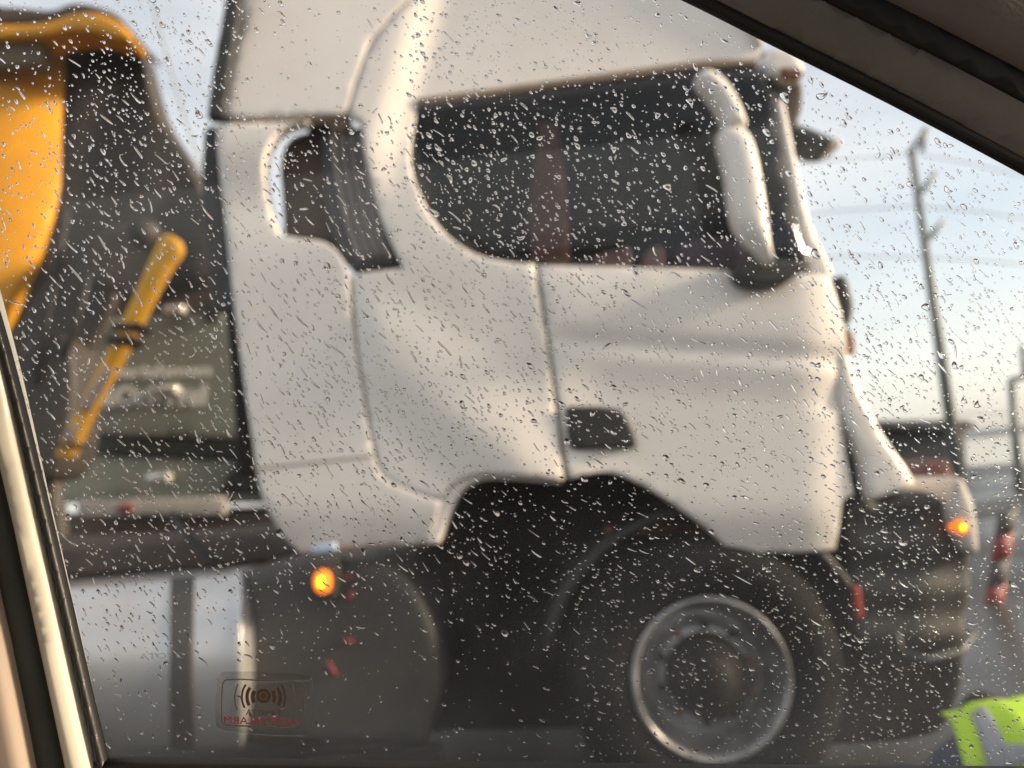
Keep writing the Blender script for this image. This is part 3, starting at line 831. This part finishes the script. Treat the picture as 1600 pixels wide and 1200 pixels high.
panel('roof', [(1290, 658, 1), (1512, 655, 1), (1530, 668, 1), (1508, 672), (1290, 668, 1)], Y(BY - 0.6), M['buildroof'], bl, step=0.8, rr=0.05, depth=7)
sh = panel('red_shed', [(1438, 740, 1), (1446, 722, 1), (1480, 718, 1), (1486, 730), (1486, 860, 1), (1438, 860, 1)], Y(20), M['redroof'], step=0.3, rr=0.03, depth=3)
tag(sh, 'low red brown shed wall in front of the dark building', 'shed')
bar = empty('striped_barrier', 'leaning red and white striped barrier board near the right edge', 'barrier')
a0, a1 = Vector((1548, 1000)), Vector((1578, 800))
for k in range(5):
    q0 = a0.lerp(a1, k / 5); q1 = a0.lerp(a1, (k + 1) / 5)
    panel('stripe_board', [(q0.x - 14, q0.y, 1), (q1.x - 14, q1.y, 1), (q1.x + 14, q1.y - 10, 1), (q0.x + 14, q0.y - 10, 1)], Y(6.0), M['redpaint'] if k % 2 else M['buildroof'], bar, step=0.1, rr=0.0, depth=0.04)
tube('foot', [Vector((at(1548, 1000, 6.02).x, 6.02, 0.0)), at(1550, 995, 6.02)], 0.025, M['chassis'], bar)
wall2 = panel('low_wall', [(1380, 806, 1), (1700, 790, 1), (1700, 960, 1), (1380, 960, 1)], Y(12), M['buildroof'], step=0.4, rr=0.03, depth=0.4)
tag(wall2, 'long low grey wall behind the striped barrier', 'wall')

# ------------------------------------------------------------------ crouching worker in a lime vest
PY = 1.85
person = empty('person', 'crouching worker in lime reflective vest and navy sleeves by the lorry', 'person')

def skin_body(name, nodes, edges, radii, m, parent, sub=2):
    me = bpy.data.meshes.new(name)
    me.from_pydata([tuple(n) for n in nodes], edges, [])
    o = bpy.data.objects.new(name, me)
    link(o, parent)
    me.materials.append(m)
    sk = o.modifiers.new('skin', 'SKIN'); sk.use_smooth_shade = True
    if not me.skin_vertices:
        bpy.context.view_layer.objects.active = o
    layer = me.skin_vertices[0] if me.skin_vertices else None
    if layer is None:
        import bmesh
        bm = bmesh.new(); bm.from_mesh(me)
        lay = bm.verts.layers.skin.verify()
        bm.verts.ensure_lookup_table()
        for i, vv in enumerate(bm.verts):
            r_ = radii[i]
            vv[lay].radius = r_ if isinstance(r_, tuple) else (r_, r_)
            vv[lay].use_root = (i == 0)
        bm.to_mesh(me); bm.free()
    else:
        for i, sv in enumerate(layer.data):
            r_ = radii[i]
            sv.radius = r_ if isinstance(r_, tuple) else (r_, r_)
        layer.data[0].use_root = True
    s_ = o.modifiers.new('sub', 'SUBSURF'); s_.levels = sub; s_.render_levels = sub
    return o

pc = at(1612, 1150, PY)             # middle of the back
ux, uy, uz = Vector((1, 0, 0)), Vector((0, 1, 0)), Vector((0, 0, 1))
def rel(x, y, z):
    return Vector((pc.x + x, pc.y + y, z))
zs = at(1580, 1112, PY).z            # top of the shoulders
pel = rel(0.03, -0.02, zs - 0.46)
nodes = [pel, rel(0.03, 0.00, zs - 0.30), rel(0.04, 0.06, zs - 0.15), rel(0.06, 0.15, zs - 0.10), rel(0.08, 0.22, zs - 0.13), rel(0.09, 0.28, zs - 0.16),
         rel(-0.175, 0.06, zs - 0.125), rel(-0.255, 0.04, zs - 0.34), rel(-0.15, 0.34, zs - 0.40), rel(-0.12, 0.42, zs - 0.43),
         rel(0.24, 0.12, zs - 0.12), rel(0.32, 0.20, zs - 0.28), rel(0.26, 0.40, zs - 0.40), rel(0.24, 0.47, zs - 0.43),
         rel(-0.09, 0.02, zs - 0.50), rel(-0.16, 0.36, 0.42), rel(-0.14, 0.16, 0.10), rel(-0.15, 0.26, 0.05),
         rel(0.15, 0.02, zs - 0.50), rel(0.24, 0.38, 0.40), rel(0.22, 0.16, 0.10), rel(0.23, 0.27, 0.05)]
edges = [(0, 1), (1, 2), (2, 3), (3, 4), (4, 5), (2, 6), (6, 7), (7, 8), (8, 9), (2, 10), (10, 11), (11, 12), (12, 13),
         (0, 14), (14, 15), (15, 16), (16, 17), (0, 18), (18, 19), (19, 20), (20, 21)]
radii = [(0.13, 0.11), (0.13, 0.10), (0.13, 0.09), (0.11, 0.08), 0.058, 0.055, 0.052, 0.055, 0.046, 0.038, 0.055, 0.058, 0.046, 0.038,
         0.092, 0.068, 0.05, 0.045, 0.092, 0.068, 0.05, 0.045]
skin_body('body', nodes, edges, radii, M['navy'], person)
# vest: a shell over back and shoulders
def vest_point(u, w):
    """u across the back (-1..1), w from shoulder top (0) to hem (1)"""
    zt = zs + 0.015 - 0.05 * max(0, abs(u) - 0.3) ** 1.5 * 1.3
    x = pc.x + 0.040 + 0.195 * u * (0.76 + 0.24 * sstep(0, 0.25, w)) * (1 - 0.10 * w + 0.06 * math.sin(w * 3.1))
    bulge = math.sqrt(max(0.02, 1 - (0.88 * u) ** 2))
    a = w * 1.0
    z = zt - 0.50 * max(0, a - 0.10) - 0.02 * a
    if w < 0.25:
        fwd = (0.25 - w) / 0.25
        y = pc.y + 0.02 + 0.17 * fwd ** 1.4
        z = zt - 0.10 * (1 - fwd) ** 2 - 0.03 * fwd ** 2
    else:
        y = pc.y + 0.02 - 0.02 * math.sin((w - 0.25) * 3.5)
        z = zt - 0.10 - 0.50 * (w - 0.25)
    y -= 0.115 * bulge - 0.05
    y += 0.006 * math.sin(u * 9 + w * 7) + 0.004 * math.sin(u * 17 - w * 11)
    return Vector((x, y, z))
def vest_patch(name, u0, u1, w0, w1, nu, nw, m, parent, lift=0.0):
    v = []; f = []
    for j in range(nw + 1):
        for i in range(nu + 1):
            u = u0 + (u1 - u0) * i / nu; w = w0 + (w1 - w0) * j / nw
            q = vest_point(u, w)
            if lift:
                du = vest_point(u + 0.01, w) - vest_point(u - 0.01, w)
                dw = vest_point(u, w + 0.01) - vest_point(u, w - 0.01)
                nn = du.cross(dw).normalized()
                if nn.y > 0: nn = -nn
                q = q + nn * lift
            v.append(q)
    for j in range(nw):
        for i in range(nu):
            a = j * (nu + 1) + i
            f.append((a, a + 1, a + nu + 2, a + nu + 1))
    o = mesh_obj(name, v, f, m, parent)
    s_ = o.modifiers.new('solid', 'SOLIDIFY'); s_.thickness = 0.008; s_.offset = 0
    return o
ve = vest_patch('vest', -1, 1, 0, 1, 40, 30, M['lime'], person)
vest_patch('tape', -0.78, -0.56, 0.0, 0.62, 4, 30, M['reflective'], ve, 0.007)
vest_patch('tape', 0.64, 0.84, 0.0, 0.62, 4, 30, M['reflective'], ve, 0.007)
vest_patch('tape', -0.62, 1.0, 0.215, 0.265, 40, 4, M['reflective'], ve, 0.010)
# head in profile towards the lorry, just outside the frame
hc = rel(0.10, 0.36, zs - 0.19)
hv = []; hf = []
NS, NR = 20, 14
for j in range(NR + 1):
    th = math.pi * j / NR
    for i in range(NS):
        ph = 2 * math.pi * i / NS
        x, y, z = math.sin(th) * math.cos(ph), math.sin(th) * math.sin(ph), math.cos(th)
        rx, ry, rz = 0.075, 0.095, 0.115
        if z < -0.2: rx *= 0.86; ry *= 0.9
        q = Vector((x * rx, y * ry, z * rz))
        if y > 0.85 and -0.25 < z < 0.1: q.y += 0.018      # nose
        if y > 0.8 and 0.1 < z < 0.3: q.y -= 0.006         # eye line
        if abs(x) > 0.93 and abs(z) < 0.25: q.x *= 1.10    # ears
        hv.append(hc + q)
for j in range(NR):
    for i in range(NS):
        i2 = (i + 1) % NS
        hf.append((j * NS + i, (j + 1) * NS + i, (j + 1) * NS + i2, j * NS + i2))
hd = mesh_obj('head', hv, hf, M['skin'], person)
hv2 = [hc + (q - hc) * 1.05 + Vector((0, -0.008, 0.006)) for q in hv]
hf2 = [q for q in hf if (hv2[q[0]].z - hc.z) > -0.01 and ((hv2[q[0]].y - hc.y) < 0.045 or (hv2[q[0]].z - hc.z) > 0.075)]
mesh_obj('hair', hv2, hf2, M['hair'], hd)
for sx, base in ((-1, rel(-0.12, 0.42, zs - 0.43)), (1, rel(0.24, 0.47, zs - 0.43))):
    hn = [base, base + Vector((0, 0.05, -0.02)), base + Vector((0, 0.085, -0.035))]
    he = [(0, 1), (1, 2)]; hr = [0.028, (0.036, 0.018), (0.036, 0.016)]
    for k in range(4):
        o_ = Vector(((k - 1.5) * 0.018, 0.115, -0.045)); t_ = Vector(((k - 1.5) * 0.020, 0.145 + 0.008 * (k in (1, 2)), -0.07))
        i0 = len(hn); hn += [base + o_, base + t_]; he += [(2, i0), (i0, i0 + 1)]; hr += [0.009, 0.0075]
    i0 = len(hn); hn += [base + Vector((-sx * -0.04, 0.06, -0.035)), base + Vector((sx * 0.045, 0.085, -0.05))]; he += [(1, i0), (i0, i0 + 1)]; hr += [0.010, 0.008]
    skin_body('hand', hn, he, hr, M['skin'], person, sub=1)

# ------------------------------------------------------------------ the car the photograph is taken from
car = empty('car', 'interior of the car around its rain covered side window with cream pillar', 'car')
TUM = R(9)
GP = Plane(CAM + ray(800, 600) * 0.45, (0, math.cos(TUM), math.sin(TUM)))
def gplane(off):
    return Plane(GP.p + GP.n * off, GP.n)

pane_outline = [(-200, 60, 1), (-100, 350), (-34, 548), (38, 850), (120, 1230, 1), (800, 1240), (1760, 1244, 1), (1760, 400), (1760, 352, 1), (1600, 262), (1400, 156), (1200, 56), (1085, -4), (900, -90), (700, -170), (300, -220), (-160, -230, 1)]
oc = curve(pane_outline, 4)
vf = [GP.pt(*p) for p in oc]
vb = [q + GP.n * 0.004 for q in vf]
n_ = len(vf)
pane = mesh_obj('window_glass', vf + vb, [list(range(n_)), list(range(2 * n_ - 1, n_ - 1, -1))] + [(i, (i + 1) % n_, n_ + (i + 1) % n_, n_ + i) for i in range(n_)], M['pane'], car, smooth=False)

def gbar(name, outline, off, depth, m, rr=0.004, step=0.02, parent=car, n=4):
    return panel(name, outline, gplane(off), m, parent, step=step, rr=rr, depth=min(depth, max(0.002, -off - 0.0008)), n=n)
# upper frame, running down towards the windscreen pillar
def band(base, d0, d1):
    """strip along the upper window edge, d measured across it in pixels"""
    up = []; lo = []
    for i, (x, y) in enumerate(base):
        a = base[max(0, i - 1)]; b = base[min(len(base) - 1, i + 1)]
        t = Vector((b[0] - a[0], b[1] - a[1])).normalized()
        nx, ny = t.y, -t.x
        lo.append((x + nx * d0, y + ny * d0)); up.append((x + nx * d1, y + ny * d1))
    pts = lo + up[::-1]
    k = len(lo)
    return [(x, y, 1) if i in (0, k - 1, k, 2 * k - 1) else (x, y) for i, (x, y) in enumerate(pts)]
top_edge = [(300, -225), (700, -170), (900, -88), (1085, -2), (1200, 56), (1400, 156), (1600, 262), (1780, 364)]
gbar('window_seal', band(top_edge, -1, 17), -0.006, 0.02, M['seal'], rr=0.002, step=0.012)
gbar('frame_trim', band(top_edge, 16, 92), -0.008, 0.03, M['trim'], rr=0.003, step=0.012)
gbar('frame_gap_seal', band(top_edge, 88, 158), -0.004, 0.03, M['seal'], rr=0.0, step=0.012)
gbar('pillar_trim', band(top_edge, 150, 520), -0.014, 0.03, M['headliner'], rr=0.008, step=0.03)
# rear edge with cream pillar
gbar('window_seal', [(-170, 60, 1), (-68, 350), (-6, 548), (66, 850), (146, 1192), (172, 1300, 1), (190, 1300, 1), (160, 1192), (80, 850), (6, 548), (-56, 350), (-158, 60, 1)], -0.006, 0.02, M['seal'], rr=0.002, step=0.012)
gbar('cream_frame', [(-200, 60, 1), (-120, 330), (-60, 550), (0, 800), (24, 910), (86, 1200), (106, 1300, 1), (158, 1300, 1), (130, 1200), (64, 910), (34, 780), (-16, 560), (-78, 340), (-176, 60, 1)], -0.014, 0.03, M['cream'], rr=0.012, step=0.008)
gbar('dark_weatherstrip', [(-260, 60, 1), (-180, 330), (-110, 560), (-40, 800), (-10, 920), (34, 1200), (46, 1300, 1), (112, 1300, 1), (92, 1200), (30, 910), (4, 800), (-56, 550), (-116, 330), (-196, 60, 1)], -0.006, 0.02, M['greenseal'], rr=0.006, step=0.012)
gbar('pillar_cover', [(-560, 60, 1), (-560, 1300, 1), (48, 1300, 1), (30, 1200), (2, 1060), (-30, 920), (-60, 800), (-130, 560), (-200, 330), (-280, 60, 1)], -0.02, 0.04, M['beige'], rr=0.006, step=0.02)
# sill
gbar('sill_seal', [(140, 1196, 1), (800, 1206), (1780, 1214, 1), (1780, 1290, 1), (150, 1280, 1)], -0.008, 0.02, M['seal'], rr=0.004, step=0.02)
gbar('door_panel', [(-560, 1330, 1), (150, 1330, 1), (1780, 1340, 1), (1780, 2600, 1), (-560, 2600, 1)], -0.05, 0.07, M['trim'], rr=0.02, step=0.06)
zr = CAM.z
box('roof_lining', (-1.1, -1.15, zr + 0.34), (1.0, 0.34, zr + 0.37), M['headliner'], car, bev=0.01)
box('door', (-1.1, -1.18, 0.35), (1.1, -1.12, 1.12), M['trim'], car, bev=0.01)
box('cabin_floor', (-1.1, -1.15, 0.32), (1.3, 0.42, 0.35), M['trim'], car)
box('bulkhead', (-1.16, -1.15, 0.35), (-1.1, 0.36, zr + 0.34), M['headliner'], car)

# sticker and etched mark on the glass
SP = gplane(-0.0006)
st = panel('alarm_sticker', [(341, 1060), (350, 1050), (480, 1055), (489, 1066), (484, 1140), (474, 1150), (350, 1142), (338, 1132)], gplane(-0.0005), M['clear'], car, step=0.01, rr=0.0, depth=0.0003)
def ring_line(name, pts, w, m, parent, closed=True, plane=SP):
    ps = curve(pts, 5, closed)
    v = []; f = []
    N_ = len(ps)
    for i, (x, y) in enumerate(ps):
        a = ps[i - 1] if (closed or i > 0) else ps[i]; b = ps[(i + 1) % N_] if (closed or i < N_ - 1) else ps[i]
        t = Vector((b[0] - a[0], b[1] - a[1]))
        t = t.normalized() if t.length > 0 else Vector((1, 0))
        nx, ny = -t.y * w / 2, t.x * w / 2
        v += [plane.pt(x + nx, y + ny), plane.pt(x - nx, y - ny)]
    for i in range(N_ if closed else N_ - 1):
        j = (i + 1) % N_
        f.append((2 * i, 2 * i + 1, 2 * j + 1, 2 * j))
    o = mesh_obj(name, v, f, m, parent, smooth=False)
    s_ = o.modifiers.new('solid', 'SOLIDIFY'); s_.thickness = 0.0002
    return o
ring_line('outline', [(348, 1070), (354, 1062), (410, 1063), (470, 1066), (476, 1074), (471, 1130), (465, 1138), (410, 1135), (352, 1132), (347, 1126)], 1.8, M['stickline'], st)
def circ(cx, cy, r_, a0=0, a1=360, n=14, ry=1.0):
    return [(cx + r_ * math.cos(R(a0 + (a1 - a0) * k / n)), cy + r_ * ry * math.sin(R(a0 + (a1 - a0) * k / n))) for k in range(n + (0 if a1 - a0 >= 360 else 1))]
ring_line('emblem', circ(412, 1087, 9), 5.0, M['stickbrown'], st)
ring_line('emblem', circ(412, 1087, 2.6, n=8), 4.5, M['stickbrown'], st)
for r_, w_ in ((17, 6.0), (26, 5.0), (34, 3.0)):
    ring_line('emblem_wave', circ(412, 1089, r_, 150, 215, 8), w_, M['stickbrown'], st, closed=False)
    ring_line('emblem_wave', circ(412, 1089, r_, -35, 30, 8), w_, M['stickbrown'], st, closed=False)
ring_line('emblem_wave', circ(412, 1090, 45, 155, 208, 8), 1.8, M['stickline'], st, closed=False)
ring_line('emblem_wave', circ(412, 1090, 48, -25, 25, 8), 1.8, M['stickline'], st, closed=False)
text('lettering', 'TOYOTA', SP, 384, 1117, 440, 1119, 9, M['stickbrown'], st, mirror=True, extrude=0.0001)
text('lettering', 'AUTO ALARM', SP, 350, 1130, 466, 1134, 11, M['stickred'], st, mirror=True, extrude=0.0001)
text('etched_mark', 'TOYOTA', SP, 218, 1030, 302, 1028, 9, M['etch'], car, mirror=True, extrude=0.0001)

# ------------------------------------------------------------------ rain on the glass
DP = gplane(0.0042)
def drop_geometry(cx, cy, L, Wd, ang, bend, taper, irr, hk):
    """a drop lying on the outer face: plano-convex, outline of length L and width Wd in millimetres"""
    c = DP.pt(cx, cy)
    NSEG = 12 if max(L, Wd) < 3.2 else 18
    ca, sa = math.cos(ang), math.sin(ang)
    ph = random.random() * 6.28
    base = []
    for k in range(NSEG):
        t = 2 * math.pi * k / NSEG
        s = math.cos(t); q = math.sin(t)
        x = s * L / 2
        if L > 2.0 * Wd:   # stadium-like
            x = math.copysign(abs(s) ** 0.55, s) * L / 2
            q = math.copysign(abs(q) ** 0.8, q)
        wloc = Wd / 2 * (1 + taper * s)
        y = q * wloc
        k_ = 1 + irr * (math.sin(2 * t + ph) * 0.5 + math.sin(3 * t + ph * 2) * 0.5)
        x *= k_; y *= k_
        y += bend * ((x / (L / 2)) ** 2 - 0.4) * Wd
        base.append((x, y))
    cxm, cym = 0.0, -0.4 * bend * Wd
    pw = random.uniform(2.2, 4.0)
    sg = random.uniform(0.1, 0.4)
    H = hk * Wd / 2 * (1 - sg) / pw
    # gravity: the crest of the drop hangs towards its lower edge
    sag = sg * Wd / 2
    cxm += sag * math.sin(ang) ; cym += sag * math.cos(ang)
    verts = []; faces = []
    rings = (1.0, 0.92, 0.8, 0.64, 0.44, 0.22)
    def put(x, y, z):
        # picture frame: x right, y down -> plane axes
        X = x * ca - y * sa; Yd = x * sa + y * ca
        return c + (DP.ex * X - DP.ez * Yd) * 0.001 + DP.n * (z * 0.001)
    # base ring for flat face, then dome rings
    for (x, y) in base:
        verts.append(put(x, y, 0.0))
    for r_ in rings:
        for (x, y) in base:
            yy = y - (cym if False else 0)
            verts.append(put(cxm + (x - cxm) * r_, cym + (y - cym) * r_, H * (1 - r_ ** pw) + 0.01))
    verts.append(put(cxm, cym, H))
    n2 = NSEG
    faces.append(tuple(range(n2)))
    for k in range(len(rings) - 1):
        o0 = n2 * (k + 1); o1 = n2 * (k + 2)
        for i in range(n2):
            j = (i + 1) % n2
            faces.append((o0 + i, o1 + i, o1 + j, o0 + j))
    top = len(verts) - 1; o1 = n2 * len(rings)
    for i in range(n2):
        faces.append((o1 + i, top, o1 + (i + 1) % n2))
    for i in range(n2):
        j = (i + 1) % n2
        faces.append((i, n2 + i, n2 + j, j))
    faces = [f[::-1] for f in faces]
    return verts, faces

pane_poly = [(x, y) for x, y in curve(pane_outline, 6)]
_gx, _gy = np.meshgrid(np.arange(-60, 1700, 4.0), np.arange(-80, 1240, 4.0))
_ci, _cd = inside_dist(np.stack([_gx.ravel(), _gy.ravel()], 1), pane_poly)
_clear = (_ci & (_cd > 24)).reshape(_gx.shape)
def window_clear(x, y):
    return _clear[int((y + 80) // 4), int((x + 60) // 4)]

def density(x, y):
    d = 1.0
    if y > 930 and x < 900: d *= 0.55
    if y > 1040 and x < 900: d *= 0.45
    if x < 150: d *= 0.75
    if y > 900 and x > 850: d *= 0.95
    if 380 < x < 640 and 0 < y < 180: d *= 0.35
    if 560 < x < 760 and 430 < y < 560: d *= 0.8
    if 640 < x < 1300 and 150 < y < 450: d *= 1.15
    if x > 1150 and 500 < y < 1000: d *= 1.25
    return d

drops = []
cell = {}
tries = 0
NDROP = 9600
# patches of denser and thinner rain
blobs = [(random.uniform(-50, 1650), random.uniform(-50, 1250), random.uniform(40, 130), random.uniform(-0.55, 0.7)) for _ in range(90)]
while len(drops) < NDROP and tries < 120000:
    tries += 1
    x = random.uniform(-40, 1680); y = random.uniform(-60, 1215)
    d = density(x, y)
    for bx, by, br, bw in blobs:
        r2 = ((x - bx) ** 2 + (y - by) ** 2) / (br * br)
        if r2 < 4: d *= 1 + bw * math.exp(-r2)
    if random.random() > d / 1.6:
        continue
    lower_right = sstep(650, 1050, x) * sstep(560, 820, y)
    left = 1 - sstep(560, 860, x)
    upper = 1 - sstep(120, 330, y)
    mid = (1 - left) * (1 - lower_right)
    p_streak = 0.60 * left * (1 - 0.75 * upper) + 0.30 * mid * (1 - 0.6 * upper) * sstep(250, 450, y) + 0.22 * lower_right + 0.05
    ang0 = R(58) * left + R(52) * mid + R(36) * lower_right
    ang = ang0 + random.gauss(0, 0.16)
    if random.random() < 0.07:
        ang += random.gauss(0, 0.6)
    # lengths in photo pixels
    if random.random() < p_streak:
        Lp = min(44, random.lognormvariate(2.28, 0.5)) * (1 - 0.25 * lower_right)
        Wp = random.uniform(1.9, 3.6)
        bend = random.gauss(0, 0.35); taper = random.uniform(-0.05, 0.4); irr = 0.08
    else:
        Wp = min(13, random.lognormvariate(1.05, 0.46)) * (1 - 0.15 * lower_right)
        Lp = Wp * random.uniform(1.0, 2.0)
        bend = random.gauss(0, 0.15); taper = random.uniform(-0.15, 0.3); irr = random.uniform(0.03, 0.16) + (0.12 if Wp > 6.5 else 0)
    ix, iy = int(x // 24), int(y // 24)
    rad = max(Lp, Wp) * 0.42
    bad = False
    for a in (-1, 0, 1):
        for b in (-1, 0, 1):
            for (qx, qy, qr) in cell.get((ix + a, iy + b), ()):
                if (qx - x) ** 2 + (qy - y) ** 2 < (qr + rad) ** 2 * 0.8:
                    bad = True
    if bad or not window_clear(x, y):
        continue
    cell.setdefault((ix, iy), []).append((x, y, rad))
    mm = 0.375
    drops.append((Lp * Wp, x, y, Lp * mm, Wp * mm, ang, bend, taper, irr, random.uniform(0.5, 1.3)))   # last: steepness of the lower rim
# very fine spray
for _ in range(6500):
    x = random.uniform(-20, 1640); y = random.uniform(-20, 1200)
    w = random.uniform(1.2, 2.6)
    if random.random() > density(x, y) / 1.3 or not (window_clear(x, y)):
        continue
    drops.append((w * w, x, y, w * random.uniform(1, 1.6) * 0.375, w * 0.375, R(50), 0, 0, 0.05, 0.9))
drops.sort(key=lambda q: -q[0])
AV, AF = [], []
for i, q in enumerate(drops):
    v, f = drop_geometry(*q[1:])
    if i < 300:
        mesh_obj('raindrop', v, f, M['water'], pane)
    else:
        o0 = len(AV)
        AV += v
        AF += [tuple(k + o0 for k in ff) for ff in f]
rd = mesh_obj('small_raindrops', AV, AF, M['water'], pane)
tag(rd, kind='stuff')
